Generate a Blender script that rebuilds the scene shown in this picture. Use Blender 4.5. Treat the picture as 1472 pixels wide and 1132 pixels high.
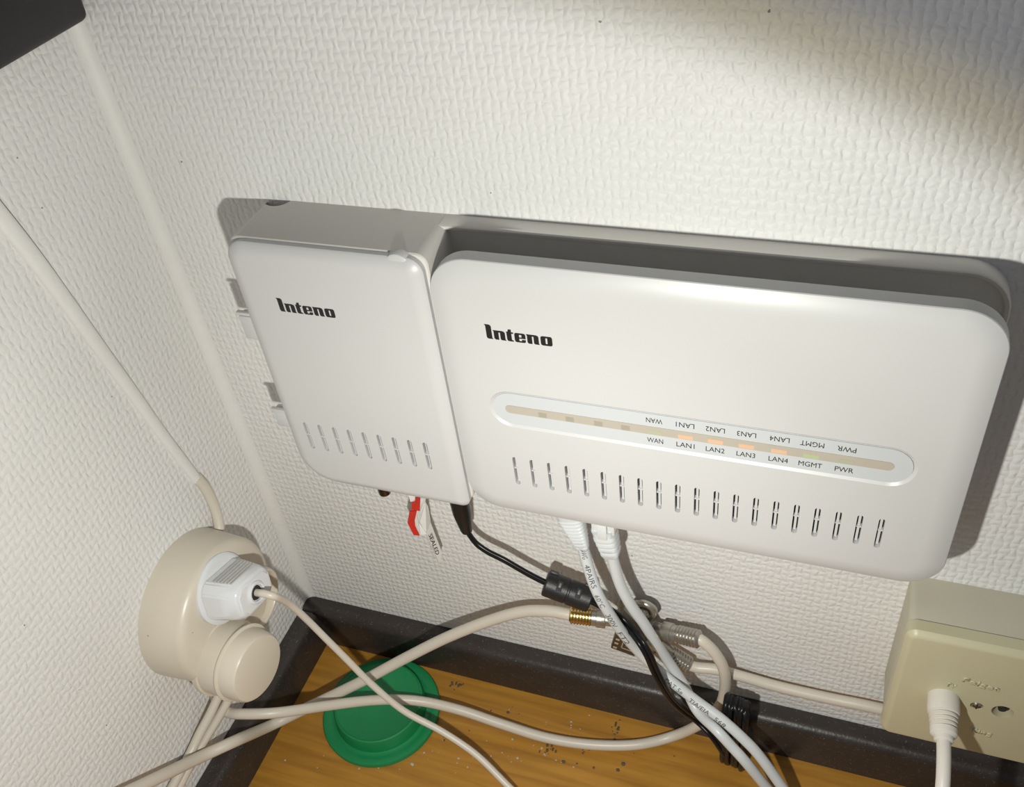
import bpy, bmesh, math, random
from mathutils import Vector, Matrix
random.seed(7)
for o in list(bpy.data.objects): bpy.data.objects.remove(o)
S = bpy.context.scene
COL = S.collection
# ------------------------------------------------------------------ camera
F = 1354.0; PP = (736.0, 562.0)
CAM = Vector((.3134, -.31, .544))
RX = Vector((0.94002128, 0.32347567, -0.10827504))      # image right in the world
RD = Vector((0.13607091, -0.64665016, -0.75055198))     # image down
RF = Vector((-0.31280138, 0.69080175, -0.65188054))     # forward
cd = bpy.data.cameras.new('camera'); cam = bpy.data.objects.new('camera', cd); COL.objects.link(cam)
cam.matrix_world = Matrix((( RX.x, -RD.x, -RF.x, CAM.x), (RX.y, -RD.y, -RF.y, CAM.y), (RX.z, -RD.z, -RF.z, CAM.z), (0, 0, 0, 1)))
cd.sensor_fit = 'HORIZONTAL'; cd.sensor_width = 36; cd.lens = F/1472*36; cd.shift_y = -4/1472
cd.clip_start = .005; cd.clip_end = 20
S.camera = cam
# ------------------------------------------------------------------ light and exposure
S.view_settings.view_transform = 'Standard'; S.view_settings.look = 'None'
S.view_settings.exposure = 0; S.view_settings.gamma = 1; S.view_settings.use_curve_mapping = False
w = bpy.data.worlds.new('world'); S.world = w; w.use_nodes = True
w.node_tree.nodes['Background'].inputs[0].default_value = (.86, .92, 1.0, 1)
w.node_tree.nodes['Background'].inputs[1].default_value = .17
LAMP = Vector((.257, -.262, .3555))
AIM = Vector((-.258, .619, -.743))
def spot(name, power, col, deg, blend, aim=AIM):
    ld = bpy.data.lights.new(name, 'SPOT'); ld.energy = power; ld.color = col
    ld.spot_size = math.radians(deg); ld.spot_blend = blend; ld.shadow_soft_size = .0045
    o = bpy.data.objects.new(name, ld); COL.objects.link(o); o.location = LAMP
    o.rotation_euler = aim.to_track_quat('-Z', 'Y').to_euler()
spot('torch_beam', 1.78, (.925, .965, 1.0), 137, .15)
spot('torch_fringe', .55, (1.0, .80, .24), 144, .10)
spot('torch_core', 1.35, (1.0, .98, .945), 98, 1.0)
spot('torch_spill', .46, (.84, .89, 1.0), 178, .3)

# ------------------------------------------------------------------ pixel to place
def px(u, v, x=None, y=None, z=None):
    d = RX*((u-PP[0])/F) + RD*((v-PP[1])/F) + RF
    if y is not None: t = (y-CAM.y)/d.y
    elif x is not None: t = (x-CAM.x)/d.x
    else: t = (z-CAM.z)/d.z
    return CAM + d*t
# ------------------------------------------------------------------ materials
def nodes(name):
    m = bpy.data.materials.new(name); m.use_nodes = True
    n = m.node_tree.nodes; return m, n, m.node_tree.links, n['Principled BSDF']
def plastic(name, col, rough=.45, var=.04, scale=90, bump=.0, spec=.5, metal=0, specks=None, sub=0):
    m, n, l, b = nodes(name)
    tc = n.new('ShaderNodeTexCoord'); no = n.new('ShaderNodeTexNoise'); no.inputs['Scale'].default_value = scale
    no.inputs['Detail'].default_value = 4
    l.new(tc.outputs['Object'], no.inputs['Vector'])
    mx = n.new('ShaderNodeMix'); mx.data_type = 'RGBA'
    mx.inputs['A'].default_value = (*[c*(1-var) for c in col], 1); mx.inputs['B'].default_value = (*[min(1, c*(1+var)) for c in col], 1)
    l.new(no.outputs['Fac'], mx.inputs['Factor'])
    out = mx.outputs['Result']
    if specks:
        vo = n.new('ShaderNodeTexVoronoi'); vo.inputs['Scale'].default_value = specks[0]
        l.new(tc.outputs['Object'], vo.inputs['Vector'])
        n2 = n.new('ShaderNodeTexNoise'); n2.inputs['Scale'].default_value = specks[0]*.35; l.new(tc.outputs['Object'], n2.inputs['Vector'])
        md = n.new('ShaderNodeMath'); md.operation = 'MULTIPLY_ADD'; l.new(n2.outputs['Fac'], md.inputs[0]); md.inputs[1].default_value = .9; l.new(vo.outputs['Distance'], md.inputs[2])
        cr = n.new('ShaderNodeValToRGB'); cr.color_ramp.elements[0].position = specks[1]; cr.color_ramp.elements[1].position = specks[1]+.05
        l.new(md.outputs[0], cr.inputs['Fac'])
        m2 = n.new('ShaderNodeMix'); m2.data_type = 'RGBA'; l.new(cr.outputs['Color'], m2.inputs['Factor'])
        m2.inputs['A'].default_value = (*specks[2], 1); l.new(out, m2.inputs['B']); out = m2.outputs['Result']
    l.new(out, b.inputs['Base Color'])
    b.inputs['Roughness'].default_value = rough; b.inputs['Metallic'].default_value = metal
    b.inputs['Specular IOR Level'].default_value = spec
    if bump:
        bp = n.new('ShaderNodeBump'); bp.inputs['Distance'].default_value = bump; bp.inputs['Strength'].default_value = 1
        n3 = n.new('ShaderNodeTexNoise'); n3.inputs['Scale'].default_value = scale*6; l.new(tc.outputs['Object'], n3.inputs['Vector'])
        l.new(n3.outputs['Fac'], bp.inputs['Height']); l.new(bp.outputs['Normal'], b.inputs['Normal'])
    return m
def emissive(name, col, e, strength):
    m = plastic(name, col, .3); b = m.node_tree.nodes['Principled BSDF']
    b.inputs['Emission Color'].default_value = (*e, 1); b.inputs['Emission Strength'].default_value = strength
    return m
def wallpaper(name, axis):
    m, n, l, b = nodes(name)
    tc = n.new('ShaderNodeTexCoord'); sp = n.new('ShaderNodeSeparateXYZ'); l.new(tc.outputs['Object'], sp.inputs[0])
    def mth(op, a, c=None, clamp=False):
        q = n.new('ShaderNodeMath'); q.operation = op; q.use_clamp = clamp
        for i, s in enumerate((a, c)):
            if s is None: continue
            if isinstance(s, (int, float)): q.inputs[i].default_value = s
            else: l.new(s, q.inputs[i])
        return q.outputs[0]
    hor = mth('MULTIPLY', sp.outputs['X' if axis == 'x' else 'Y'], 1000.0)
    ver = mth('MULTIPLY', sp.outputs['Z'], 1000.0)
    base = n.new('ShaderNodeCombineXYZ'); l.new(hor, base.inputs[0]); l.new(ver, base.inputs[1])
    def noise(sc, det=2):
        q = n.new('ShaderNodeTexNoise'); q.inputs['Scale'].default_value = sc; q.inputs['Detail'].default_value = det
        l.new(base.outputs[0], q.inputs['Vector']); return q
    nz = noise(.16); nc = n.new('ShaderNodeSeparateColor'); l.new(nz.outputs['Color'], nc.inputs[0])
    hh = mth('ADD', hor, mth('MULTIPLY', mth('SUBTRACT', nc.outputs[0], .5), 3.4))
    vv = mth('ADD', ver, mth('MULTIPLY', mth('SUBTRACT', nc.outputs[1], .5), 3.2))
    # plain weave: warp and weft yarns that dip under one another
    cx = mth('COSINE', mth('MULTIPLY', hh, math.pi/3.45)); cz = mth('COSINE', mth('MULTIPLY', vv, math.pi/4.3))
    sgn = mth('MULTIPLY', cx, cz)
    warp = mth('MULTIPLY', mth('POWER', mth('ABSOLUTE', cx), .7), mth('ADD', .5, mth('MULTIPLY', sgn, .5)))
    weft = mth('MULTIPLY', mth('POWER', mth('ABSOLUTE', cz), .7), mth('SUBTRACT', .42, mth('MULTIPLY', sgn, .42)))
    lump = noise(.30, 3).outputs['Fac']
    h = mth('ADD', mth('MAXIMUM', warp, weft), mth('MULTIPLY', lump, .55))
    bp = n.new('ShaderNodeBump'); bp.inputs['Strength'].default_value = .8; bp.inputs['Distance'].default_value = .00065
    l.new(h, bp.inputs['Height']); l.new(bp.outputs['Normal'], b.inputs['Normal'])
    big = noise(.012, 5)
    mx = n.new('ShaderNodeMix'); mx.data_type = 'RGBA'; l.new(big.outputs['Fac'], mx.inputs['Factor'])
    mx.inputs['A'].default_value = (.69, .685, .665, 1); mx.inputs['B'].default_value = (.79, .785, .77, 1)
    # scattered marks and dirt specks
    vo = n.new('ShaderNodeTexVoronoi'); vo.voronoi_dimensions = '2D'; vo.inputs['Scale'].default_value = .021; l.new(base.outputs[0], vo.inputs['Vector'])
    sel = n.new('ShaderNodeSeparateColor'); l.new(vo.outputs['Color'], sel.inputs[0])
    d2 = mth('ADD', mth('MULTIPLY', vo.outputs['Distance'], 1.0), mth('MULTIPLY', noise(.9, 4).outputs['Fac'], .05))
    mark = mth('MULTIPLY', mth('LESS_THAN', d2, .0335), mth('GREATER_THAN', sel.outputs[0], .55))
    m2 = n.new('ShaderNodeMix'); m2.data_type = 'RGBA'; l.new(mark, m2.inputs['Factor'])
    l.new(mx.outputs['Result'], m2.inputs['A']); m2.inputs['B'].default_value = (.24, .22, .19, 1)
    l.new(m2.outputs['Result'], b.inputs['Base Color'])
    b.inputs['Roughness'].default_value = .5; b.inputs['Specular IOR Level'].default_value = .35
    return m
def wood(name):
    m, n, l, b = nodes(name)
    tc = n.new('ShaderNodeTexCoord'); mp = n.new('ShaderNodeMapping'); l.new(tc.outputs['Object'], mp.inputs[0])
    mp.inputs['Scale'].default_value = (14, 190, 40); mp.inputs['Rotation'].default_value = (0, 0, .12)
    no = n.new('ShaderNodeTexNoise'); no.inputs['Scale'].default_value = 1; no.inputs['Detail'].default_value = 6; no.inputs['Distortion'].default_value = .4
    l.new(mp.outputs[0], no.inputs['Vector'])
    cr = n.new('ShaderNodeValToRGB'); l.new(no.outputs['Fac'], cr.inputs['Fac'])
    cr.color_ramp.elements[0].position = .3; cr.color_ramp.elements[0].color = (.32, .145, .018, 1)
    cr.color_ramp.elements[1].position = .72; cr.color_ramp.elements[1].color = (.50, .245, .036, 1)
    l.new(cr.outputs['Color'], b.inputs['Base Color']); b.inputs['Roughness'].default_value = .42
    return m
M = {}
M['paper_back'] = wallpaper('woven_wallpaper_back', 'x')
M['paper_left'] = wallpaper('woven_wallpaper_left', 'y')
M['paint'] = plastic('painted_corner', (.74, .73, .70), .55, .03, 60, .00025)
M['wood'] = wood('honey_wood_floor')
M['base'] = plastic('dark_brown_skirting', (.034, .027, .024), .38, .35, 60, .0002, specks=(1100, .50, (.22, .21, .20)))
M['white'] = plastic('white_plastic', (.565, .565, .56), .38, .015, 25)
M['white2'] = plastic('white_plastic_inset', (.545, .57, .585), .3, .01, 25)
M['grey'] = plastic('pale_grey_plastic', (.66, .635, .595), .5, .02, 30)
M['dark'] = plastic('dark_vent_gap', (.02, .02, .02), .7)
M['ink'] = plastic('black_ink', (.008, .008, .008), .5)
M['inkg'] = plastic('grey_ink', (.075, .075, .075), .6)
M['pipe'] = plastic('smoky_light_guide', (.45, .41, .345), .22, .05, 120)
M['beige'] = plastic('aged_beige_plastic', (.63, .57, .47), .33, .05, 40, specks=(160, .34, (.16, .12, .08)))
M['beige2'] = plastic('cream_cord_sheath', (.62, .565, .48), .38, .04, 60, specks=(500, .26, (.2, .16, .12)))
M['cream'] = plastic('yellowed_cream_plastic', (.56, .52, .35), .4, .05, 30, .00005)
M['creamb'] = plastic('dusty_cream_plastic', (.50, .47, .37), .6, .06, 60, specks=(420, .30, (.74, .72, .62)))
M['gloss'] = plastic('glossy_white_plastic', (.68, .69, .70), .16, .015, 30)
M['lan'] = plastic('white_cable_sheath', (.62, .645, .65), .34, .03, 70, specks=(420, .22, (.35, .33, .3)))
M['clear'] = plastic('clear_plug_plastic', (.70, .72, .72), .12)
M['tvw'] = plastic('white_rubber', (.72, .68, .62), .45, .03, 80)
M['black'] = plastic('black_rubber', (.008, .008, .009), .30, .1, spec=.3)
M['blackm'] = plastic('black_matt_plastic', (.014, .014, .015), .45, .2, 200, .00008)
M['nickel'] = plastic('worn_nickel', (.46, .43, .38), .32, .25, 260, .00006, metal=.85)
M['cast'] = plastic('dull_cast_metal', (.22, .205, .18), .55, .2, 200, .00006, metal=.5)
M['brass'] = plastic('brass', (.70, .54, .26), .25, .2, 220, .00006, metal=1)
M['tinlabel'] = plastic('dark_brown_label', (.055, .038, .025), .4, .2)
M['gold'] = plastic('gold_print', (.42, .36, .24), .4)
M['green'] = plastic('green_plastic', (.008, .225, .075), .36, .06, 60, specks=(330, .26, (.30, .34, .27)))
M['red'] = plastic('red_tape', (.55, .025, .02), .35)
M['tag'] = plastic('white_tag', (.72, .72, .69), .35)
M['steel'] = plastic('steel_screw', (.62, .62, .6), .22, .1, metal=1)
M['lens'] = plastic('dark_glossy_bolt', (.10, .085, .07), .12, .2, metal=1)
M['board'] = plastic('dark_board', (.030, .027, .030), .6, .1)
M['crumb'] = plastic('dry_crumbs', (.10, .075, .05), .8, .4, 400)
M['dust'] = plastic('pale_dust', (.45, .42, .36), .9, .3, 400)
# ------------------------------------------------------------------ mesh helpers
def bm2obj(name, bm, mat, parent=None, angle=35, smooth=True):
    me = bpy.data.meshes.new(name); bmesh.ops.recalc_face_normals(bm, faces=bm.faces[:]) if bm.faces else None
    bm.to_mesh(me); bm.free()
    return mesh2obj(name, me, mat, parent, angle, smooth)
def mesh2obj(name, me, mat, parent=None, angle=35, smooth=True):
    mats = mat if isinstance(mat, (list, tuple)) else [mat]
    me.materials.clear()
    for q in mats: me.materials.append(q)
    if smooth:
        me.shade_smooth(); me.set_sharp_from_angle(angle=math.radians(angle))
    o = bpy.data.objects.new(name, me); COL.objects.link(o)
    if parent is not None: attach(o, parent)
    return o
def attach(o, parent):
    o.parent = parent; o.matrix_parent_inverse = base_matrix(parent).inverted()
def base_matrix(o):
    m = o.matrix_basis.copy()
    if o.parent: m = base_matrix(o.parent) @ o.matrix_parent_inverse @ m
    return m
def thing(name, label, cat, loc, group=None):
    o = bpy.data.objects.new(name, None); COL.objects.link(o); o.location = loc; o.empty_display_size = .01
    return tag(o, label, cat, group)
def tag(o, label, cat, group=None):
    o['label'] = label; o['category'] = cat
    if group: o['group'] = group
    return o
def box(bm, x0, x1, y0, y1, z0, z1, bevel=0, seg=2, mat=0):
    r = bmesh.ops.create_cube(bm, size=1)
    for v in r['verts']:
        v.co = Vector(((x0+x1)/2+v.co.x*(x1-x0), (y0+y1)/2+v.co.y*(y1-y0), (z0+z1)/2+v.co.z*(z1-z0)))
    fs = set(f for v in r['verts'] for f in v.link_faces)
    if bevel:
        es = list(set(e for v in r['verts'] for e in v.link_edges))
        q = bmesh.ops.bevel(bm, geom=es, offset=bevel, segments=seg, affect='EDGES', profile=.5)
        fs = set(q['faces']) | set(f for f in fs if f.is_valid)
    for f in fs: f.material_index = mat
    return bm
def outline(x0, x1, z0, z1, r, inset=0, n=8):
    # r: corner radii tl, tr, br, bl ; counter-clockwise seen from the room (-y)
    x0 += inset; x1 -= inset; z0 += inset; z1 -= inset
    r = [max(q-inset, .0006) for q in r]
    tl, tr, br, bl = r; pts = []
    for cx, cz, q, a0 in ((x0+bl, z0+bl, bl, 180), (x1-br, z0+br, br, 270), (x1-tr, z1-tr, tr, 0), (x0+tl, z1-tl, tl, 90)):
        for i in range(n+1):
            a = math.radians(a0+90*i/n); pts.append((cx+q*math.cos(a), cz+q*math.sin(a)))
    return pts
def rings_to_bm(bm, rings, cap0=True, cap1=True, closed=False, mat=0):
    vr = [[bm.verts.new(p) for p in r] for r in rings]; n = len(vr[0]); fs = []
    pairs = list(zip(vr[:-1], vr[1:])) + ([(vr[-1], vr[0])] if closed else [])
    for a, b in pairs:
        for i in range(n): fs.append(bm.faces.new((a[i], a[(i+1) % n], b[(i+1) % n], b[i])))
    if cap0 and not closed: fs.append(bm.faces.new(vr[0][::-1]))
    if cap1 and not closed: fs.append(bm.faces.new(vr[-1]))
    for f in fs: f.material_index = mat
    return vr
def slab(bm, x0, x1, z0, z1, yb, yf, r, rimw, rimd, n=10, k=7, backr=0):
    # rounded-corner slab, softly crowned towards the front (yf is nearer the room)
    rings = []
    def ring(y, ins): rings.append([Vector((a, y, c)) for a, c in outline(x0, x1, z0, z1, r, ins, n)])
    if backr: ring(yb, backr); ring(yb-backr, 0)
    else: ring(yb, 0)
    ring(yf+rimd+.0004, 0)
    for i in range(k+1):
        t = i/k; ring(yf+rimd*(1-t)**2, .0003+rimw*t)
    rings_to_bm(bm, rings)
    return bm
def capsule_prism(bm, x, zc, w, h, y0, y1, n=6, mat=0):
    r = w/2; pts = []
    for i in range(n+1): a = math.pi*i/n; pts.append((x+r*math.cos(a), zc+h/2-r+r*math.sin(a)))
    for i in range(n+1): a = math.pi+math.pi*i/n; pts.append((x+r*math.cos(a), zc-h/2+r+r*math.sin(a)))
    rings_to_bm(bm, [[Vector((a, y0, c)) for a, c in pts], [Vector((a, y1, c)) for a, c in pts]], mat=mat)
def bool_cut(bm, cutter):
    bmesh.ops.recalc_face_normals(bm, faces=bm.faces[:]); bmesh.ops.recalc_face_normals(cutter, faces=cutter.faces[:])
    ma = bpy.data.meshes.new('a'); bm.to_mesh(ma); bm.free(); mb = bpy.data.meshes.new('b'); cutter.to_mesh(mb); cutter.free()
    oa = bpy.data.objects.new('a', ma); ob = bpy.data.objects.new('b', mb); COL.objects.link(oa); COL.objects.link(ob)
    md = oa.modifiers.new('cut', 'BOOLEAN'); md.operation = 'DIFFERENCE'; md.object = ob; md.solver = 'EXACT'
    dg = bpy.context.evaluated_depsgraph_get(); dg.update()
    me = bpy.data.meshes.new_from_object(oa.evaluated_get(dg))
    bpy.data.objects.remove(oa); bpy.data.objects.remove(ob)
    return me
def frame(axis, up=Vector((0, 0, 1))):
    t = Vector(axis).normalized()
    if abs(t.dot(up)) > .97: up = Vector((0, 1, 0))
    a = t.cross(up).normalized(); b = a.cross(t).normalized()
    return t, a, b
def lathe(bm, origin, axis, prof, n=32, up=Vector((0, 0, 1)), cap0=True, cap1=True, mat=0):
    t, a, b = frame(axis, up); o = Vector(origin)
    rings = [[o+t*s+(a*math.cos(2*math.pi*i/n)+b*math.sin(2*math.pi*i/n))*r for i in range(n)] for s, r in prof]
    rings_to_bm(bm, rings, cap0, cap1, mat=mat); return bm
def spline(pts, step=.0025):
    P = [Vector(p) for p in pts]; P = [P[0]*2-P[1]] + P + [P[-1]*2-P[-2]]; out = []
    for i in range(1, len(P)-2):
        p0, p1, p2, p3 = P[i-1:i+3]; k = max(2, int((p2-p1).length/step))
        for j in range(k):
            t = j/k
            out.append(.5*((2*p1)+(p2-p0)*t+(2*p0-5*p1+4*p2-p3)*t*t+(3*p1-p0-3*p2+p3)*t**3))
    out.append(P[-2]); return out
def tube(bm, path, r, n=14, mat=0):
    ts = []
    for i in range(len(path)):
        a = path[max(0, i-1)]; b = path[min(len(path)-1, i+1)]; ts.append((b-a).normalized())
    t, u, v = frame(ts[0]); rings = []
    for i, p in enumerate(path):
        u = (u-ts[i]*u.dot(ts[i])).normalized(); v = ts[i].cross(u)
        rr = r(i/(len(path)-1)) if callable(r) else r
        rings.append([p+(u*math.cos(2*math.pi*k/n)+v*math.sin(2*math.pi*k/n))*rr for k in range(n)])
    rings_to_bm(bm, rings, mat=mat); return bm
def torus(bm, origin, axis, R, r, n=28, k=10, mat=0):
    t, a, b = frame(axis); o = Vector(origin); rings = []
    for i in range(n):
        q = 2*math.pi*i/n; d = a*math.cos(q)+b*math.sin(q)
        rings.append([o+d*(R+r*math.cos(2*math.pi*j/k))+t*r*math.sin(2*math.pi*j/k) for j in range(k)])
    rings_to_bm(bm, rings, closed=True, mat=mat)
def text_flat(body, width=None, height=None, bold=.014):
    # filled glyph mesh lying in XY, left bottom at the origin
    cu = bpy.data.curves.new('t', 'FONT'); cu.body = body; cu.size = 1; cu.resolution_u = 3; cu.offset = bold
    o = bpy.data.objects.new('t', cu); COL.objects.link(o)
    dg = bpy.context.evaluated_depsgraph_get(); dg.update()
    me = bpy.data.meshes.new_from_object(o.evaluated_get(dg)); bpy.data.objects.remove(o)
    xs = [v.co.x for v in me.vertices]; ys = [v.co.y for v in me.vertices]
    sx = width/(max(xs)-min(xs)) if width else None; sy = height/(max(ys)-min(ys)) if height else None
    sx = sx or sy; sy = sy or sx
    x0, y0 = min(xs), min(ys)
    for v in me.vertices: v.co = Vector(((v.co.x-x0)*sx, (v.co.y-y0)*sy, 0))
    return me
def place_text(name, body, origin, right, up, width, height, mat, parent, lift=.00006, bold=0):
    me = text_flat(body, width, height, bold); right = Vector(right).normalized(); up = Vector(up).normalized(); nn = right.cross(up)
    for v in me.vertices: v.co = Vector(origin)+right*v.co.x+up*v.co.y+nn*lift
    return mesh2obj(name, me, mat, parent, smooth=False)
def ground_frame_text(name, body, path, s0, length, r, mat, parent, height, turn=0.0):
    # print that wraps round a cable: runs along it from s0, letters facing outward
    me = text_flat(body, length, height, 0)
    bm = bmesh.new(); bm.from_mesh(me)
    for i in range(1, 12):          # cut the glyphs finely so that they bend with the sheath
        bmesh.ops.bisect_plane(bm, geom=bm.verts[:]+bm.edges[:]+bm.faces[:], plane_co=(0, height*i/12, 0), plane_no=(0, 1, 0))
    bm.to_mesh(me); bm.free()
    L = [0]
    for a, b in zip(path[:-1], path[1:]): L.append(L[-1]+(b-a).length)
    for v in me.vertices:
        s = s0+v.co.x; i = max(k for k in range(len(L)-1) if L[k] <= s); q = min(1, (s-L[i])/(L[i+1]-L[i]))
        p = path[i].lerp(path[i+1], q); t = (path[min(i+2, len(path)-1)]-path[max(0, i-1)]).normalized()
        nn = Vector((-.02, -.6, .8)); nn = (nn-t*nn.dot(t)).normalized(); b = nn.cross(t)
        a = (v.co.y-height/2)/r+turn
        v.co = p+(nn*math.cos(a)+b*math.sin(a))*(r+.00006)
    return mesh2obj(name, me, mat, parent, smooth=False)
def struct(o): o['kind'] = 'structure'; return o

# ================================================================== the setting
def plane(name, pts, mat):
    me = bpy.data.meshes.new(name); me.from_pydata(pts, [], [(0, 1, 2, 3)]); return struct(mesh2obj(name, me, mat, smooth=False))
FR = .0055
plane('wall_back', [(FR, 0, 0), (.85, 0, 0), (.85, 0, 1.1), (FR, 0, 1.1)], M['paper_back'])
plane('wall_left', [(0, -.8, 0), (0, -FR, 0), (0, -FR, 1.1), (0, -.8, 1.1)], M['paper_left'])
plane('floor', [(-.02, -.8, 0), (.85, -.8, 0), (.85, .02, 0), (-.02, .02, 0)], M['wood'])
bm = bmesh.new()
arc = [(FR-FR*math.cos(a), -FR+FR*math.sin(a)) for a in [math.pi/2*i/8 for i in range(9)]]
lo = [bm.verts.new((a, b, 0)) for a, b in arc]; hi = [bm.verts.new((a, b, 1.1)) for a, b in arc]
for i in range(8): bm.faces.new((lo[i], lo[i+1], hi[i+1], hi[i]))
struct(bm2obj('trim_1', bm, M['paint'], angle=60))['label'] = 'smooth painted corner bead between the two walls'
BH = .0335
def skirting(name, along, a0, a1, mat):
    prof = [(0, 0), (.0125, 0), (.0125, BH-.006), (.0115, BH-.0025), (.0085, BH-.0003), (.004, BH+.0002), (0, BH)]
    bm = bmesh.new(); rings = []
    for s in (a0, a1): rings.append([Vector((s, -d, z)) if along == 'x' else Vector((d, -s, z)) for d, z in prof])
    rings_to_bm(bm, rings); return struct(bm2obj(name, bm, mat, angle=50))
skirting('baseboard_back', 'x', 0, .85, M['base'])
skirting('baseboard_left', 'y', .0126, .8, M['base'])

# ================================================================== fibre wall box with its mounting tray
ZT = .3465                       # top of the tray and of the box
fb = thing('fiber_wall_box', 'white fibre wall box with nine vents beside the router, grey sides and a wide tray', 'wall box', (.11, 0, .2))
BX0, BX1, BZ0 = .0655, .1585, .2025
# base: hollow box with a cable notch in its upper edge
bm = bmesh.new(); slab(bm, BX0, BX1, BZ0, ZT, 0, -.0310, (.006, .005, .006, .016), .0004, .0004, n=6, k=2)
cut = bmesh.new(); nt = px(401, 291, y=0)
lathe(cut, (nt.x, .001, ZT-.06), (0, 0, 1), [(0, .0066), (.08, .0066)], 28)
mesh2obj('base', bool_cut(bm, cut), M['grey'], fb, 30)
# tray: shallow rimmed pan behind the router
TX1 = .3705
bm = bmesh.new(); R4 = (.0006, .016, .016, .0006)
def tr(ins, y): return [Vector((a, y, c)) for a, c in outline(BX1-.004, TX1, .208, ZT, R4, ins, 8)]
rings_to_bm(bm, [tr(0, 0), tr(0, -.0085), tr(.0005, -.0091), tr(.0016, -.0091), tr(.0021, -.0087), tr(.0026, -.0070)])
bm2obj('tray', bm, M['grey'], fb, 40)
# cover with vents
CX0, CX1, CZ0, CZ1 = BX0-.0003, BX1-.0012, BZ0-.0012, ZT-.0004
CF = -.0362
bm = bmesh.new(); slab(bm, CX0, CX1, CZ0, CZ1, -.0311, CF, (.010, .007, .005, .018), .006, .0024, n=10)
lv = [(px(434+174*i/8, 606+31*i/8, y=-.0362), px(453+168*i/8, 644+32*i/8, y=-.0362)) for i in range(9)]
lvx = [(a.x+b.x)/2 for a, b in lv]; lvx = [lvx[0]+(lvx[-1]-lvx[0])*i/8 for i in range(9)]; lvz = .2358
cut = bmesh.new()
for x in lvx: capsule_prism(cut, x, lvz, .0023, .0178, CF-.001, CF+.0021)
cover = mesh2obj('cover', bool_cut(bm, cut), M['white'], fb, 30)
def vent_mesh(depth, ribw):
    bm = bmesh.new()
    capsule_prism(bm, 0, 0, .00228, .0177, depth-.00012, depth-.00004, mat=0)  # dark backing plate, its colour stands in for the shade deep in the slot
    box(bm, -ribw/2, ribw/2, depth-.0014, depth-.0001, -.0082, .0082, mat=1)
    box(bm, -.0011, .0011, depth-.0019, depth-.0001, .0004, .0012, mat=1)
    me = bpy.data.meshes.new('vent_slot'); bmesh.ops.recalc_face_normals(bm, faces=bm.faces[:]); bm.to_mesh(me); bm.free()
    me.materials.append(M['dark']); me.materials.append(M['white']); return me
def vents(xs, z, yf, parent, ribw, depth=.0030):
    me = vent_mesh(depth, ribw)
    for x in xs:
        o = bpy.data.objects.new('vent_slot', me); COL.objects.link(o); o.location = (x, yf, z); attach(o, parent)
vents(lvx, lvz, CF, cover, .0005, .0021)
# logo in heavy slab letters
def logo(origin, width, parent, lift=.00006):
    n_ = [(-.08, 1.0), (.80, 1.0), (.98, .92), (1.03, .78), (1.03, .14), (1.10, 0), (.66, 0), (.58, .12), (.58, .80), (.44, .80), (.44, 0), (.12, 0), (0, .12), (0, .84)]
    shapes = [(0, [(-.10, 1.55), (.32, 1.55), (.46, 1.48), (.52, 1.34), (.52, .14), (.60, 0), (.16, 0), (.05, .05), (0, .2), (0, 1.38)]),
              (.70, n_),
              (1.88, [(-.04, 1.0), (.10, 1.02), (.18, 1.28), (.44, 1.28), (.44, 1.0), (.62, 1.0), (.62, .84), (.44, .84), (.44, .2), (.60, .10), (.60, 0), (.16, 0), (.05, .05), (0, .2), (0, .84)]),
              (2.58, [(.16, 0), (.05, .05), (0, .2), (0, .80), (.05, .95), (.16, 1.0), (.62, 1.0), (.62, .82), (.42, .82), (.42, .56), (.62, .56), (.62, .42), (.42, .42), (.42, .16), (.62, .16), (.62, 0)]),
              (2.58, [(.62, 0), (.62, .16), (.66, .32), (1.0, .32), (1.0, .16), (.95, .05), (.84, 0)]),
              (2.58, [(.62, 1.0), (.84, 1.0), (.95, .95), (1.0, .80), (1.0, .42), (.62, .42), (.62, .56), (.64, .6), (.64, .78), (.62, .82)]),
              (3.72, n_),
              (4.92, [(.16, 0), (.05, .05), (0, .2), (0, .80), (.05, .95), (.16, 1.0), (.52, 1.0), (.52, .82), (.44, .78), (.44, .22), (.52, .18), (.52, 0)]),
              (4.92, [(.52, 0), (.52, .18), (.60, .22), (.60, .78), (.52, .82), (.52, 1.0), (.88, 1.0), (.99, .95), (1.04, .80), (1.04, .2), (.99, .05), (.88, 0)])]
    k = width/6.06; bm = bmesh.new()
    for dx, pts in shapes:
        f = bm.faces.new([bm.verts.new((origin.x+(dx+a+.1)*k, origin.y-lift, origin.z+b*k)) for a, b in pts])
        f.normal_update()
        if f.normal.y > 0: f.normal_flip()
    bmesh.ops.triangulate(bm, faces=bm.faces[:])
    me = bpy.data.meshes.new('logo'); bm.to_mesh(me); bm.free()
    o = mesh2obj('logo', me, M['ink'], parent, smooth=False); o['label'] = 'black maker lettering'; return o
a = px(404, 447.5, y=CF); b_ = px(482.5, 457, y=CF)
logo(Vector((a.x-.0006, CF, a.z)), b_.x-a.x+.0008, cover)
# thumb tab on the cover's upper edge
tb = px(567, 366, y=-.0345)
bm = bmesh.new(); lathe(bm, (tb.x, -.0346, ZT-.0046), (0, 1, 0), [(0, .0046), (.0006, .0056), (.0016, .0060), (.0042, .0060)], 28)
bm2obj('thumb_tab', bm, M['white'], cover)
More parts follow.
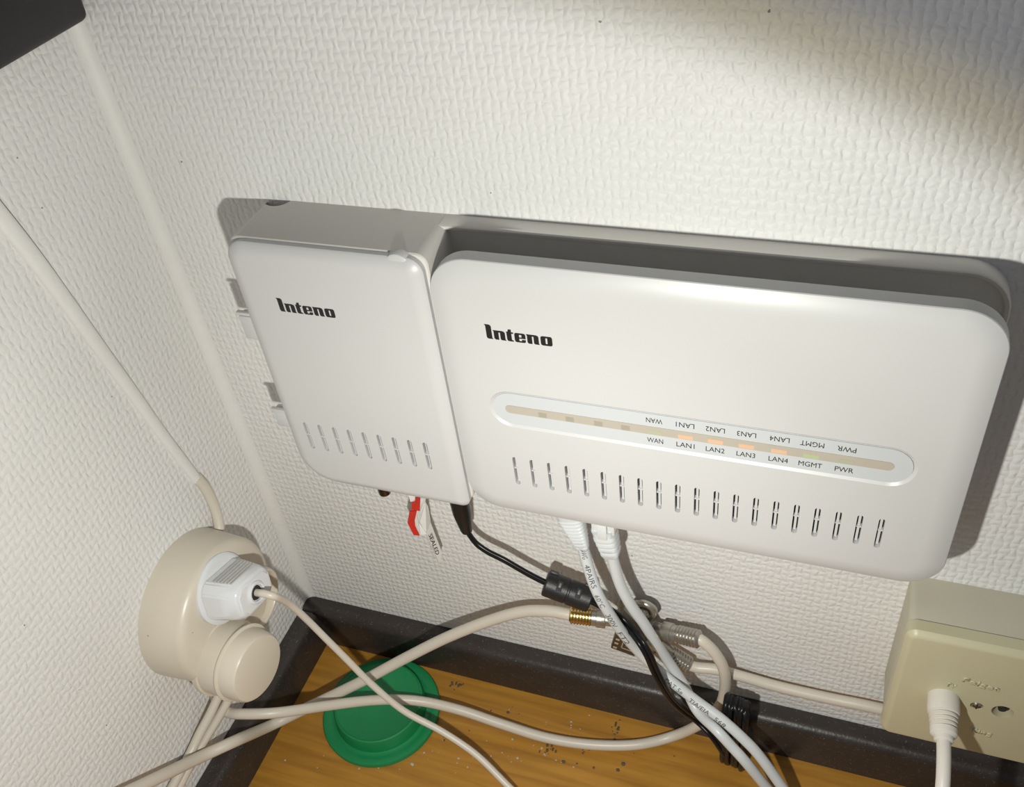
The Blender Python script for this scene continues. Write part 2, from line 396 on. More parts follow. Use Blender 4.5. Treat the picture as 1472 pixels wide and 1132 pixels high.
# hinge lugs on the far side
for q0, q1, q2 in (((338, 449), (340, 456), (361, 489)), ((388, 588), (390, 592), (408, 615))):
    bm = bmesh.new(); yl = -.0325
    pa_, pb_, pc_ = [px(*q, y=yl) for q in (q0, q1, q2)]
    box(bm, pa_.x, BX0+.002, yl, yl+.0022, pa_.z-.0016, pa_.z, .0003)
    bm2obj('hinge_pin', bm, M['white'], fb)
    bm = bmesh.new(); box(bm, pb_.x+.0006, BX0+.002, yl+.0003, yl+.006, pc_.z, pb_.z+.0006, .0008)
    bm2obj('hinge_lug', bm, M['white'], fb)
# bolt under the box
q = px(551, 700, y=-.024)
bm = bmesh.new(); q2 = px(551, 709, y=-.024); lathe(bm, (q.x, -.024, q2.z), (0, 0, 1), [(0, .0020), (.0006, .0031), (.0018, .0034), (BZ0-q2.z+.002, .0034)], 24)
bm2obj('bolt', bm, M['lens'], fb)

# ================================================================== router in the tray
RF_Y = -.036
rt = thing('router', 'white router with an indicator strip and twenty vents, held in the grey tray', 'router', (.264, -.01, .206))
RX0, RX1, RZ0, RZ1 = .1588, .3690, .2056, .3482
bm = bmesh.new(); slab(bm, RX0, RX1, RZ0, RZ1, -.0268, RF_Y, (.018, .017, .017, .016), .010, .0022, n=14, k=10, backr=.0006)
cut = bmesh.new()
vx0, vx1, vz = .1858, .3418, .2360
vx = [vx0+(vx1-vx0)*i/19 for i in range(20)]
for x in vx: capsule_prism(cut, x, vz, .0023, .0178, RF_Y-.001, RF_Y+.0030)
def hcaps(bm, x0, x1, zc, h, y0, y1, n=14, ins=0, mat=0, soft=0):
    r = h/2; pts = []
    def loop(r, y):
        p = []
        for i in range(n+1): a = -math.pi/2+math.pi*i/n; p.append(Vector((x1-h/2+r*math.cos(a), y, zc+r*math.sin(a))))
        for i in range(n+1): a = math.pi/2+math.pi*i/n; p.append(Vector((x0+h/2+r*math.cos(a), y, zc+r*math.sin(a))))
        return p
    rings_to_bm(bm, [loop(h/2, y0), loop(h/2, y1)] if not soft else [loop(h/2+soft, y0), loop(h/2, y1)], mat=mat)
LZ = .2742
hcaps(cut, .1790, .3487, LZ, .0180, RF_Y-.0012, RF_Y+.0010, soft=.0030)
shell = mesh2obj('shell', bool_cut(bm, cut), M['white'], rt, 25)
vents(vx, vz, RF_Y, shell, .0010)
bm = bmesh.new(); slab(bm, RX0+.012, RX1-.020, RZ0+.012, RZ1-.045, -.0030, -.0275, (.012,)*4, .001, .001, n=6, k=2)
bm2obj('rear_body', bm, M['grey'], rt)
bm = bmesh.new(); hcaps(bm, .1791, .3486, LZ, .0178, RF_Y+.0011, RF_Y+.0005)
strip = bm2obj('indicator_panel', bm, M['white2'], rt, 30)
bm = bmesh.new(); hcaps(bm, .1848, .3418, LZ-.0001, .0044, RF_Y+.0007, RF_Y+.0003)
bm2obj('light_guide', bm, M['pipe'], strip, 30)
LEDS = [('WAN', 930, 631, 953, 640, 'g'), ('LAN1', 972, 637, 998, 648, 'o'), ('LAN2', 1014, 644, 1041, 656, 'o'), ('LAN3', 1058, 651, 1085, 663, 'o'),
        ('LAN4', 1104, 658, 1132, 671, 'o'), ('MGMT', 1147, 664, 1181, 677, 'gg'), ('PWR', 1199, 672, 1226, 684, 'g')]
M['led_o'] = emissive('orange_glow', (.60, .42, .29), (1.0, .36, .08), .13)
M['led_g'] = emissive('green_glow', (.42, .42, .31), (.45, .62, .2), .02)
M['led_gg'] = emissive('bright_green_glow', (.42, .46, .28), (.42, .72, .12), .06)
M['led_off'] = plastic('dark_led', (.36, .33, .27), .3)
for s, u0, v0, u1, v1, c in LEDS:
    p0 = px(u0, v0+8, y=RF_Y); p1 = px(u1, v0+11, y=RF_Y); wd = p1.x-p0.x; xc = (p0.x+p1.x)/2
    place_text('label_text', s, (xc-wd/2, RF_Y+.0005, LZ-.0069), (1, 0, 0), (0, 0, 1), wd, .0026, M['ink'], strip)
    place_text('label_text', s, (xc+wd/2-.0003, RF_Y+.0005, LZ+.0068), (-1, 0, 0), (0, 0, -1), wd, .0026, M['ink'], strip)
    bm = bmesh.new(); box(bm, xc-.0030, xc+.0030, RF_Y+.00022, RF_Y+.0006, LZ-.0020, LZ+.0001)
    bm2obj('led', bm, M['led_'+c], strip, smooth=False)
for u, v in ((780, 601), (819, 607), (860, 614), (899, 620)):
    p = px(u, v, y=RF_Y); bm = bmesh.new(); box(bm, p.x-.0018, p.x+.0018, RF_Y+.00022, RF_Y+.0006, LZ-.0020, LZ+.0006)
    bm2obj('led', bm, M['led_off'], strip, smooth=False)
a = px(700, 486.5, y=RF_Y); b_ = px(794, 498, y=RF_Y)
logo(Vector((a.x-.0004, RF_Y, a.z)), b_.x-a.x+.0006, shell)

# ================================================================== round outlet block on the left wall
OC = Vector((0, -.0838, .1382)); ORAD = .0408; OF = .0262
ob = thing('outlet_block', 'round aged beige outlet block on the side wall, with capped, plugged and empty outlets', 'socket', OC)
bm = bmesh.new()
lathe(bm, OC, (1, 0, 0), [(0, ORAD), (OF-.0045, ORAD-.0012), (OF-.0030, ORAD-.0016), (OF-.0014, ORAD-.0027), (OF-.0004, ORAD-.0043), (OF, ORAD-.0065), (OF+.0004, .02), (OF+.0004, .001)], 72)
body = bm2obj('body', bm, M['beige'], ob, 30)
P1 = Vector((OF, -.0832, .1575)); P2 = Vector((OF, -.1003, .1205)); P3 = Vector((OF, -.0652, .1240))
# capped outlet (lower)
bm = bmesh.new(); lathe(bm, P2, (1, -.12, .03), [(-.002, .0222), (.0012, .0222), (.0016, .0212), (.0014, .0208), (.012, .0200), (.0128, .0212), (.0136, .0212), (.0142, .0196), (.0225, .0188), (.0238, .0178), (.0242, .016), (.0242, .001)], 48)
cap = bm2obj('blanking_cap', bm, M['beige'], ob, 35)
# empty outlet (right)
bm = bmesh.new(); lathe(bm, P3, (1, .03, -.04), [(-.004, .0190), (.0030, .0186), (.0042, .0180), (.0042, .0168), (.0034, .0162), (-.0010, .0160), (-.0010, .001)], 44)
bm2obj('empty_outlet', bm, M['beige'], ob, 35)
# white plug in the upper outlet
pa = Vector((1, .0, .16)).normalized()
pt, pu, pv = frame(pa)          # pu across, pv up
pl = thing('power_plug', 'glossy white mains plug with a cream cord, pushed into the round outlet block', 'plug', P1)
bm = bmesh.new(); lathe(bm, P1, pa, [(-.003, .0185), (.0014, .0192), (.0026, .0190), (.0034, .0180), (.0036, .0165), (.0036, .001)], 52)
bm2obj('flange', bm, M['gloss'], pl, 35)
pvr = pv*math.cos(-.29)+pu*math.sin(-.29); pur = pu*math.cos(-.29)-pv*math.sin(-.29)
bm = bmesh.new()
def oct_ring(s, wx, wz, ch, sh=0):
    c = [(wx, wz-ch), (wx-ch, wz), (-wx+ch, wz), (-wx, wz-ch), (-wx, -wz+ch), (-wx+ch, -wz), (wx-ch, -wz), (wx, -wz+ch)]
    return [P1+pt*s+pur*(a+sh)+pvr*b for a, b in c]
rings_to_bm(bm, [oct_ring(.003, .0165, .0118, .0045), oct_ring(.012, .0158, .0112, .0045), oct_ring(.0215, .0146, .0102, .0045), oct_ring(.0240, .0126, .0082, .004)])
bmesh.ops.bevel(bm, geom=bm.edges[:], offset=.0009, segments=2, affect='EDGES')
pb = bm2obj('plug_body', bm, M['gloss'], pl, 40)
bm = bmesh.new(); lathe(bm, P1+pt*.0233, pa, [(0, .0066), (.0016, .0062), (.0022, .0054), (.0018, .0044), (.0004, .0042), (.0004, .0005)], 28)
col = bm2obj('cord_collar', bm, M['gloss'], pl, 35)
bm = bmesh.new(); lathe(bm, P1+pt*.0239, pa, [(0, .0040), (.0006, .0038), (.0006, .0005)], 24)
bm2obj('cord_opening', bm, M['dark'], col, 35)
bm = bmesh.new()
lb = [P1+pt*.0075+pvr*.0117-pur*.0105, P1+pt*.0195+pvr*.0105-pur*.0092, P1+pt*.0195+pvr*.0105+pur*.0092, P1+pt*.0075+pvr*.0117+pur*.0105]
for i in range(6):
    # fine moulded rating lines on the flat side of the plug
    t0 = .05+i/6; t1 = t0+.045
    e = [lb[0].lerp(lb[1], t0), lb[0].lerp(lb[1], t1), lb[3].lerp(lb[2], t1), lb[3].lerp(lb[2], t0)]
    up_ = pvr*.0004
    rings_to_bm(bm, [[p-up_ for p in e], [p+up_ for p in e]])
bm2obj('rating_lines', bm, plastic('grey_rating_print', (.42, .41, .39), .4), pb, smooth=False)
RC = .0020
cordD = [P1+pt*.017, P1+pt*.0270, px(392, 857, x=.060), px(415, 868, z=.142), px(440, 890, z=.122), px(468, 918, z=.104), px(500, 950, z=.086), px(535, 985, z=.068), px(580, 1022, z=.051), px(630, 1049, z=.040), px(665, 1071, z=.033), px(692, 1092, z=.028), px(730, 1130, z=.02), px(790, 1190, z=.006)]
bm = bmesh.new(); tube(bm, spline(cordD), RC, 12)
bm2obj('cord', bm, M['beige2'], pl, 60)

# ================================================================== cords
RCO = .0034
# cable painted over, running down the left wall to the outlet block
wc = thing('surface_cable', 'painted-over cable fixed down the side wall into the round outlet block', 'cable', (0, -.05, .17))
pth = [px(-60, 236, x=.0012), px(36, 353, x=.0012), px(92, 428, x=.0012), px(146, 503, x=.0012), px(190, 563, x=.0012), px(234, 624, x=.0014), px(268, 668, x=.0016), px(285, 690, x=.0018)]
sp = spline(pth, .004); rings = []; gap = []
for i, p in enumerate(sp):
    t = (sp[min(i+1, len(sp)-1)]-sp[max(0, i-1)]).normalized(); side = Vector((1, 0, 0)).cross(t).normalized(); side = side if side.y > 0 else -side
    wdt = .0043-.0014*i/(len(sp)-1)
    rings.append([Vector((-.0005, p.y, p.z))+side*wdt*math.cos(a)+Vector((1, 0, 0))*(.0005+.0030*math.sin(a)**.6) for a in [math.pi*k/12 for k in range(13)]])
    gap.append(Vector((.0002, p.y, p.z))+side*(wdt+.0002))
bm = bmesh.new(); rings_to_bm(bm, rings); bm2obj('painted_run', bm, M['paint'], wc, 60)
bm = bmesh.new(); tube(bm, gap, .00055, 8); bm2obj('seam_shade', bm, plastic('painted_seam_shade', (.13, .115, .095), .8), wc, 60)  # thin dark tube painted in for the shadow in the gap beside the cable
bm = bmesh.new(); tube(bm, spline([px(283, 687, x=.0012), px(296, 703, x=.0022), px(308, 728, x=.0032), px(314, 750, x=.0045), px(316, 775, x=.0060)]), .0030, 12)
bm2obj('bare_end', bm, M['beige2'], wc, 60)
# drop cords under the block
dc = thing('drop_cable', 'pair of cream cords hanging from the round outlet block down the side wall', 'cable', (.004, -.12, .08))
for pth in ([px(324, 960, x=.012), px(318, 990, x=.0115), px(303, 1025, x=.0090), px(287, 1055, x=.0060), px(272, 1086, x=.0042), px(240, 1146, x=.0040)],
            [px(334, 968, x=.016), px(330, 1000, x=.0150), px(317, 1026, x=.0120), px(299, 1056, x=.0080), px(281, 1086, x=.0050), px(250, 1146, x=.0045)]):
    bm = bmesh.new(); tube(bm, spline(pth), .0026, 12); bm2obj('strand', bm, M['beige2'], dc, 60)

# ---- coaxial splitter and its three cables
SR = math.radians(13)
SC = px(912, 898, y=-.0110)
sx = Vector((math.cos(SR), 0, -math.sin(SR))); sz = Vector((math.sin(SR), 0, math.cos(SR))); sy = Vector((0, 1, 0))
def sp_(a, b, c): return SC+sx*a+sy*b+sz*c
spl = thing('coax_splitter', 'metal coaxial splitter with a brown label and screw ear against the back wall', 'splitter', SC)
bm = bmesh.new(); box(bm, -.0085, .0085, -.0065, .0065, -.0205, .0120, .0012)
for v in bm.verts: v.co = sp_(*v.co)
bm2obj('body', bm, M['cast'], spl)
bm = bmesh.new(); box(bm, -.0082, .0058, -.0070, -.0064, -.0200, -.0060, .0003)
for v in bm.verts: v.co = sp_(*v.co)
lab = bm2obj('label_plate', bm, M['tinlabel'], spl)
bm = bmesh.new()
for a0, a1, c0, c1 in ((-.0030, .0046, -.0160, -.0155), (-.0030, .0046, -.0095, -.0090), (-.0030, -.0025, -.0160, -.0090), (.0041, .0046, -.0160, -.0090), (-.0008, .0024, -.0128, -.0123), (-.0072, -.0050, -.0100, -.0085), (-.0072, -.0050, -.0140, -.0125), (-.0072, -.0050, -.0185, -.0170)):
    box(bm, a0, a1, -.00715, -.0069, c0, c1)
for v in bm.verts: v.co = sp_(*v.co)
bm2obj('label_print', bm, M['gold'], lab, smooth=False)
bm = bmesh.new(); torus(bm, sp_(.0020, 0, .0165), sy, .0055, .0021)
ear = bm2obj('mounting_ear', bm, M['nickel'], spl, 60)
bm = bmesh.new(); lathe(bm, sp_(.0020, -.0012, .0165), (0, -1, 0), [(-.003, .0032), (.0014, .0032), (.0024, .0022), (.0026, .0005)], 20)
bm2obj('screw', bm, M['steel'], ear)
def fconn(name, root, tip, mats, parent, knurl=True):
    d = (tip-root); L = d.length; g = .0012; prof = [(0, .0046), (L*.10, .0046)]
    p1 = [(L*.10, .0038), (L*.28, .0038), (L*.28, .0050), (L*.30, .0052), (L*.46, .0052), (L*.47, .0045), (L*.56, .0045)]
    bm = bmesh.new(); lathe(bm, root, d, prof+p1, 24); o = bm2obj(name, bm, mats[0], parent, 35)
    k = 7; pr = [(L*.55, .0046)]
    for i in range(k):
        s = L*.56+(L*.42)*i/k; e = L*.42/k
        pr += [(s, .0044), (s+e*.3, .0050), (s+e*.7, .0050), (s+e, .0044)]
    pr.append((L, .0036))
    bm = bmesh.new(); lathe(bm, root, d, pr, 20); bm2obj('crimp_ring', bm, mats[1], o, 35)
    return o
cl0 = sp_(-.0080, 0, -.0015); cl1 = px(819, 884, y=-.0150)
cr0 = sp_(.0080, 0, .0020); cr1 = px(1007, 920, y=-.0160)
cb0 = sp_(.0080, 0, -.0095); cb1 = px(991, 957, y=-.0105)
fconn('connector', cl0, cl1, (M['nickel'], M['brass']), spl)
fconn('connector', cr0, cr1, (M['nickel'], M['nickel']), spl)
fconn('connector', cb0, cb1, (M['nickel'], M['nickel']), spl)
ca = [cl1+(cl0-cl1).normalized()*.006, cl1, px(790, 879, y=-.0155), px(750, 880, y=-.0165), px(700, 894, y=-.021), px(640, 918, y=-.029), px(580, 948, y=-.040), px(520, 980, y=-.054), px(450, 1014, y=-.071), px(390, 1043, y=-.089), px(340, 1065, x=.0215), px(290, 1088, x=.0125), px(220, 1122, x=.0115), px(120, 1170, x=.0110)]
bm = bmesh.new(); tube(bm, spline(ca), RCO, 14)
tag(bm2obj('coax_cable', bm, M['beige2'], None, 60), 'thick cream coaxial cable rising from the skirting to the brass connector', 'cable')
cbp = [cr1+(cr0-cr1).normalized()*.005, cr1, px(1026, 937, y=-.0165), px(1040, 962, y=-.0170), px(1042, 990, y=-.0162), px(1034, 1016, y=-.0168), px(1010, 1039, y=-.0205), px(970, 1058, z=.0090), px(915, 1071, z=.0065), px(850, 1071, z=.0065), px(785, 1061, z=.0075), px(720, 1041, z=.0110), px(660, 1021, z=.0170), px(600, 1008, z=.0220), px(540, 1007, z=.0300), px(470, 1015, z=.0430), px(400, 1025, z=.0590), px(350, 1027, x=.021), px(328, 1025, x=.0110), px(314, 1014, x=.0060), px(308, 990, x=.0050)]
bm = bmesh.new(); tube(bm, spline(cbp), .0031, 14)
tag(bm2obj('coax_cable', bm, M['beige2'], None, 60), 'cream coaxial cable looping over the green lid from the outlet block to the splitter', 'cable')
ccp = [cb1+(cb0-cb1).normalized()*.005, cb1+Vector((.003, 0, -.0005)), px(1030, 963, y=-.0090), px(1070, 974, y=-.0075), px(1120, 988, y=-.0068), px(1190, 1004, y=-.0065), px(1240, 1014, y=-.0065), px(1285, 1024, y=-.0065)]
bm = bmesh.new(); tube(bm, spline(ccp), .0031, 14)
tag(bm2obj('coax_cable', bm, M['beige2'], None, 60), 'cream coaxial cable running along the skirting into the yellowed wall outlet', 'cable')

# ================================================================== network cables
def boot(name, root, axis, wid, dep, length, taper, ribs, mat, parent):
    t = Vector(axis).normalized(); a = Vector((1, 0, 0)); a = (a-t*a.dot(t)).normalized(); b = t.cross(a)
    rings = []
    def ring(s, w, d):
        pts = []
        for i in range(28):
            q = 2*math.pi*i/28; cx = abs(math.cos(q))**.55*math.copysign(1, math.cos(q)); cy = abs(math.sin(q))**.55*math.copysign(1, math.sin(q))
            pts.append(root+t*s+a*cx*w+b*cy*d)
        rings.append(pts)
    ring(-.004, wid, dep)
    for i in range(ribs):
        k = i/ribs; s = length*k; e = length/ribs; q = 1-(1-taper)*k
        ring(s, wid*q*.93, dep*q*.93); ring(s+e*.18, wid*q, dep*q); ring(s+e*.70, wid*q, dep*q); ring(s+e*.82, wid*q*.93, dep*q*.93)
    ring(length, wid*taper, dep*taper); ring(length+.0012, wid*taper*.86, dep*taper*.86)
    bm = bmesh.new(); rings_to_bm(bm, rings); return bm2obj(name, bm, mat, parent, 40)
RL = .0029
l1s = px(838, 788, y=-.0265); l2s = px(879, 796, y=-.0255)
n1 = thing('network_cable', 'white network cable with printed lettering and a long tapered boot under the router', 'cable', l1s)
n2 = thing('network_cable', 'plain white network cable with a short ribbed boot and clear plug under the router', 'cable', l2s)
p1 = [l1s+Vector((-.0005, 0, .004)), l1s, px(848, 824, y=-.0298), px(860, 855, y=-.0322), px(877, 884, y=-.0318), px(895, 910, y=-.0295), px(916, 935, y=-.0265), px(945, 963, y=-.0262), px(975, 988, y=-.0295), px(1005, 1011, y=-.0325), px(1038, 1035, y=-.0362), px(1069, 1063, y=-.0400), px(1093, 1089, y=-.0430), px(1130, 1140, y=-.048)]
p2 = [l2s+Vector((0, 0, .004)), l2s, px(890, 837, y=-.0265), px(906, 869, y=-.0265), px(925, 896, y=-.0250), px(944, 926, y=-.0235), px(962, 953, y=-.0215), px(983, 985, y=-.0232), px(1002, 1022, y=-.0310), px(1030, 1050, y=-.0412), px(1053, 1075, y=-.0450), px(1072, 1096, y=-.0475), px(1108, 1140, y=-.048)]
s1 = spline(p1); s2 = spline(p2)
bm = bmesh.new(); tube(bm, s1, RL, 16); c1 = bm2obj('cord', bm, M['lan'], n1, 60)
bm = bmesh.new(); tube(bm, s2, RL, 16); bm2obj('cord', bm, M['lan'], n2, 60)
b1r = px(821, 742, y=-.0250); d1 = (l1s-b1r)
boot('boot', b1r, d1, .0066, .0052, d1.length, .46, 9, M['lan'], n1)
d2 = Vector((.001, 0, -1)); b2r = px(870, 765, y=-.0250)
boot('boot', b2r, l2s-b2r, .0058, .0056, (l2s-b2r).length*.95, .78, 4, M['lan'], n2)
for b_, n_ in ((b1r+Vector((0, 0, .0060)), n1), (b2r+Vector((0, 0, .0015)), n2)):
    bm = bmesh.new(); box(bm, b_.x-.0057, b_.x+.0057, b_.y-.0038, b_.y+.0040, b_.z+.001, b_.z+.014, .0006)
    box(bm, b_.x-.0024, b_.x+.0024, b_.y-.0058, b_.y-.0042, b_.z-.001, b_.z+.012, .0004)
    bm2obj('plug', bm, M['clear'], n_)
def plen(path): return sum((b-a).length for a, b in zip(path[:-1], path[1:]))
def s_at(path, u, v):
    # arc length of the point of a cable that is seen nearest to a pixel
    best = (1e9, 0); L = 0
    for i, p in enumerate(path):
        if i: L += (p-path[i-1]).length
        d = p-CAM; k = d.dot(RF); e = (PP[0]+F*d.dot(RX)/k-u)**2+(PP[1]+F*d.dot(RD)/k-v)**2
        if e < best[0]: best = (e, L)
    return best[1]
s1f = spline(p1, .0004)
for word, u0, v0, u1, v1, turn in (('AWG', 837, 785, 841, 800, .15), ('4PAIRS', 844, 808, 855, 841, .1), ('60\u00b0C', 858, 851, 865, 869, -.1), ('300V', 871, 879, 882, 897, -.15), ('FT2', 888, 905, 900, 921, -.2),
                                   ('CAT 5e', 957, 974, 981, 994, -.35), ('TIA/EIA', 992, 1002, 1021, 1024, -.5), ('568', 1029, 1030, 1043, 1042, -.6)):
    q0, q1_ = s_at(s1f, u0, v0), s_at(s1f, u1, v1)
    ground_frame_text('printed_text', word, s1, q0, q1_-q0, RL, M['inkg'], c1, .0026, turn)

# ================================================================== black power lead
pw = thing('power_lead', 'thin black power lead with a ferrite cylinder and a wound-up bundle of slack', 'cable', px(668, 745, y=-.022))
q0 = px(661, 724, y=-.0230); q1 = px(671, 763, y=-.0215)
bm = bmesh.new(); ax = q1-q0; L = ax.length
lathe(bm, q0-ax.normalized()*.006, ax, [(0, .0050), (.006+L*.3, .0050), (.006+L*.55, .0044), (.006+L*.92, .0034), (.006+L, .0030)], 24)
bm2obj('plug', bm, M['black'], pw, 40)
f0 = px(783, 838, y=-.0235); f1 = px(850, 863, y=-.0225)
RT = .00135
def twin(path, wide):
    bm = bmesh.new()
    for s in (-1, 1): tube(bm, [p+wide*s*RT*.95 for p in path], RT, 10)
    return bm
up_ = Vector((.15, -.3, .9)).normalized()
bm2obj('cord', twin(spline([q1-ax.normalized()*.003, q1, px(684, 781, y=-.0220), px(702, 794, y=-.0230), px(724, 805, y=-.0235), px(750, 820, y=-.0238), px(772, 832, y=-.0238), f0.lerp(f1, .12)]), up_), M['black'], pw, 60)
fd = (f1-f0); FL = fd.length; ft, fa, fb_ = frame(fd)
bm = bmesh.new(); lathe(bm, f0, fd, [(0, .0050), (.0003, .0064), (.0010, .0070), (FL*.47, .0070), (FL*.485, .0066), (FL*.515, .0066), (FL*.53, .0070), (FL-.001, .0070), (FL-.0003, .0064), (FL, .0050)], 40)
fe = bm2obj('ferrite', bm, M['blackm'], pw, 35)
vd = (CAM-f0.lerp(f1, .5)); vd = (vd-ft*vd.dot(ft)).normalized(); vs = ft.cross(vd)
def on_ferrite(name, k, ang, dims, h, mat, parent):
    bm = bmesh.new(); c0 = f0.lerp(f1, k); nn = vd*math.cos(ang)+vs*math.sin(ang); ss = ft.cross(nn)
    box(bm, -dims[0], dims[0], -dims[1], dims[1], -dims[2], dims[2], .0003)
    for v in bm.verts: v.co = c0+nn*h+ft*v.co.x+ss*v.co.y+nn*v.co.z
    return bm2obj(name, bm, mat, parent)
for k in (.30, .70):
    cs = on_ferrite('clip_slot', k, -.15, (.0015, .0028, .0003), .0070, M['dark'], fe)
    on_ferrite('clip_tongue', k, -.22, (.0007, .0014, .0003), .0071, M['cast'], cs)
for k in (.12, .87):
    on_ferrite('clip', k, -1.25, (.0024, .0018, .0007), .0071, M['blackm'], fe)
bend = [f0.lerp(f1, .9), px(858, 867, y=-.0222), px(873, 876, y=-.0222), px(888, 887, y=-.0225), px(904, 902, y=-.0255), px(920, 922, y=-.0330), px(932, 942, y=-.0358), px(940, 961, y=-.0365), px(952, 985, y=-.0370), px(966, 1006, y=-.0340), px(984, 1023, y=-.0305), px(1004, 1037, y=-.0275), px(1024, 1057, y=-.0315), px(1038, 1077, y=-.0325), px(1050, 1097, y=-.0285)]
bm2obj('cord', twin(spline(bend), Vector((.75, .3, .5)).normalized()), M['black'], pw, 60)
# wound slack standing on the floor: one continuous coil
T0 = px(1046, 1003, y=-.0245); T1 = px(1084, 1022, y=-.0245)
turns = 8; path = []; ztop = .0685; zbot = .0070
for i in range(turns*40+1):
    k = i/(turns*40); th = 2*math.pi*turns*k
    a = .0062; hh = (ztop-zbot)/2-a*.6
    c, s_ = math.cos(th), math.sin(th)
    yy = -.0256+a*math.copysign(abs(c)**.7, c); zz = (ztop+zbot)/2+(hh+a*.6)*math.copysign(abs(s_)**.45, s_)
    j = math.floor(turns*k); xx = .2852+.0135*k+.0012*math.sin(j*2.4)
    path.append(Vector((xx+(.0013 if s_ > .9 else 0)*math.sin(j*1.7), yy-.0010*math.sin(j*3.1), zz-.0035*max(0, k-.5)*2-.0012*abs(math.sin(j*1.9)))))
bm = bmesh.new(); tube(bm, path, .00165, 8)
bm2obj('slack_coil', bm, M['black'], pw, 60)
bm = bmesh.new()
rg = []
for dz in (0, .004):
    rg.append([Vector((.2918+.0098*math.cos(2*math.pi*i/24), -.0256+.0088*math.sin(2*math.pi*i/24), .030+dz)) for i in range(24)])
rings_to_bm(bm, rg); bm2obj('tie_band', bm, M['blackm'], pw)

# ================================================================== seal tag under the box
sg = thing('seal_tag', 'small white and red plastic seal tag marked SEALED hanging under the wall box', 'tag', px(603, 716, y=-.022))
def z7(a, b): return 500+a/7.36, 680+b/7.36
def sheet(name, pts, mat, th, parent):
    P = [px(*z7(a, b), y=y) for a, b, y in pts]; nn = (P[1]-P[0]).cross(P[2]-P[0]).normalized()
    bm = bmesh.new(); rings_to_bm(bm, [[p+nn*th/2 for p in P], [p-nn*th/2 for p in P]]); return bm2obj(name, bm, mat, parent, smooth=False)
sheet('head', [(630, 190, -.0235), (830, 215, -.0185), (815, 310, -.0180), (765, 330, -.0195), (690, 320, -.0225), (660, 290, -.0235)], M['tag'], .0016, sg)
sheet('strip', [(725, 300, -.0225), (800, 300, -.0200), (760, 400, -.0205), (752, 520, -.0210), (835, 640, -.0210), (770, 650, -.0225), (690, 520, -.0230), (715, 400, -.0230)], M['tag'], .0012, sg)
sheet('red_tape', [(715, 268, -.0240), (765, 268, -.0222), (760, 400, -.0222), (675, 385, -.0248), (672, 320, -.0248), (710, 315, -.0240)], M['red'], .0008, sg)
sheet('red_tape', [(655, 405, -.0258), (728, 400, -.0236), (706, 500, -.0236), (712, 560, -.0238), (760, 660, -.0238), (695, 655, -.0256), (632, 530, -.0262)], M['red'], .0008, sg)
wing = sheet('wing', [(770, 420, -.0208), (815, 305, -.0180), (842, 350, -.0165), (865, 470, -.0150), (870, 520, -.0150), (992, 840, -.0150), (962, 955, -.0165), (825, 640, -.0205), (758, 520, -.0210)], M['tag'], .0010, sg)
e0 = px(*z7(858, 652), y=-.0196); e1 = px(*z7(940, 862), y=-.0168); e2 = px(*z7(885, 632), y=-.0186)
rt_ = (e1-e0).normalized(); u_ = (e2-e0); u_ = (u_-rt_*u_.dot(rt_)).normalized()
place_text('tag_text', 'SEALED', e0+Vector((.0002, -.0012, .0007)), rt_, u_, (e1-e0).length, .0022, M['ink'], wing, .0002)

# ================================================================== green lid on the floor
gc = Vector((.0722, -.0507, 0))
gl = thing('green_lid', 'round green plastic lid with a raised middle on the wooden floor', 'lid', gc)
bm = bmesh.new(); lathe(bm, gc, (0, 0, 1), [(0, .0378), (.0022, .0382), (.0034, .0376), (.0038, .0362), (.0030, .0330), (.0030, .0305), (.0036, .0297)], 64, cap1=True)
bm2obj('rim', bm, M['green'], gl, 40)
bm = bmesh.new(); lathe(bm, gc, (0, 0, 1), [(.0028, .0298), (.0115, .0288), (.0130, .0284), (.0134, .0274), (.0126, .0264), (.0124, .001)], 64)
bm2obj('raised_top', bm, M['green'], gl, 40)

# ================================================================== yellowed wall outlet and its aerial plug
tv = thing('aerial_outlet', 'yellowed cream surface-mounted wall outlet with a screw, low on the back wall', 'socket', (.40, 0, .09))
VX0, VX1, VZ0, VZ1, VF = .3622, .4450, .0850, .1715, -.0335
bm = bmesh.new(); slab(bm, VX0+.0008, VX1-.0008, VZ0+.0008, VZ1-.0006, 0, -.0255, (.003,)*4, .0004, .0004, n=4, k=2)
bm2obj('back_box', bm, M['creamb'], tv, 40)
vc = px(1382, 1020, y=VF); 
hole = px(1441, 1024, y=VF); scr = px(1404, 1015.5, y=VF); plg = px(1356, 1003, y=VF)
bm = bmesh.new(); slab(bm, VX0, VX1, VZ0, VZ1, -.0253, VF, (.005,)*4, .0030, .0022, n=8)
cut = bmesh.new()
lathe(cut, (hole.x, VF-.002, hole.z), (0, 1, 0), [(0, .0046), (.010, .0046)], 28)
lathe(cut, (scr.x, VF-.002, scr.z), (0, 1, 0), [(0, .0032), (.0032, .0026), (.0036, .0026)], 24)
fc = mesh2obj('faceplate', bool_cut(bm, cut), M['cream'], tv, 30)
bm = bmesh.new(); lathe(bm, (scr.x, VF+.0012, scr.z), (0, -1, 0), [(-.001, .0024), (.0008, .0024), (.0015, .0017), (.0017, .0004)], 24)
sw = bm2obj('screw', bm, M['steel'], tv)
bm = bmesh.new(); box(bm, scr.x-.0018, scr.x+.0018, VF-.00052, VF+.0008, scr.z-.0003, scr.z+.0003); box(bm, scr.x-.0003, scr.x+.0003, VF-.00054, VF+.0008, scr.z-.0018, scr.z+.0018); bm2obj('screw_slot', bm, M['dark'], sw, smooth=False)
bm = bmesh.new(); lathe(bm, (hole.x, VF+.0062, hole.z), (0, -1, 0), [(0, .0045), (.0008, .0045), (.0008, .0020), (.005, .0018), (.005, .0004)], 24)
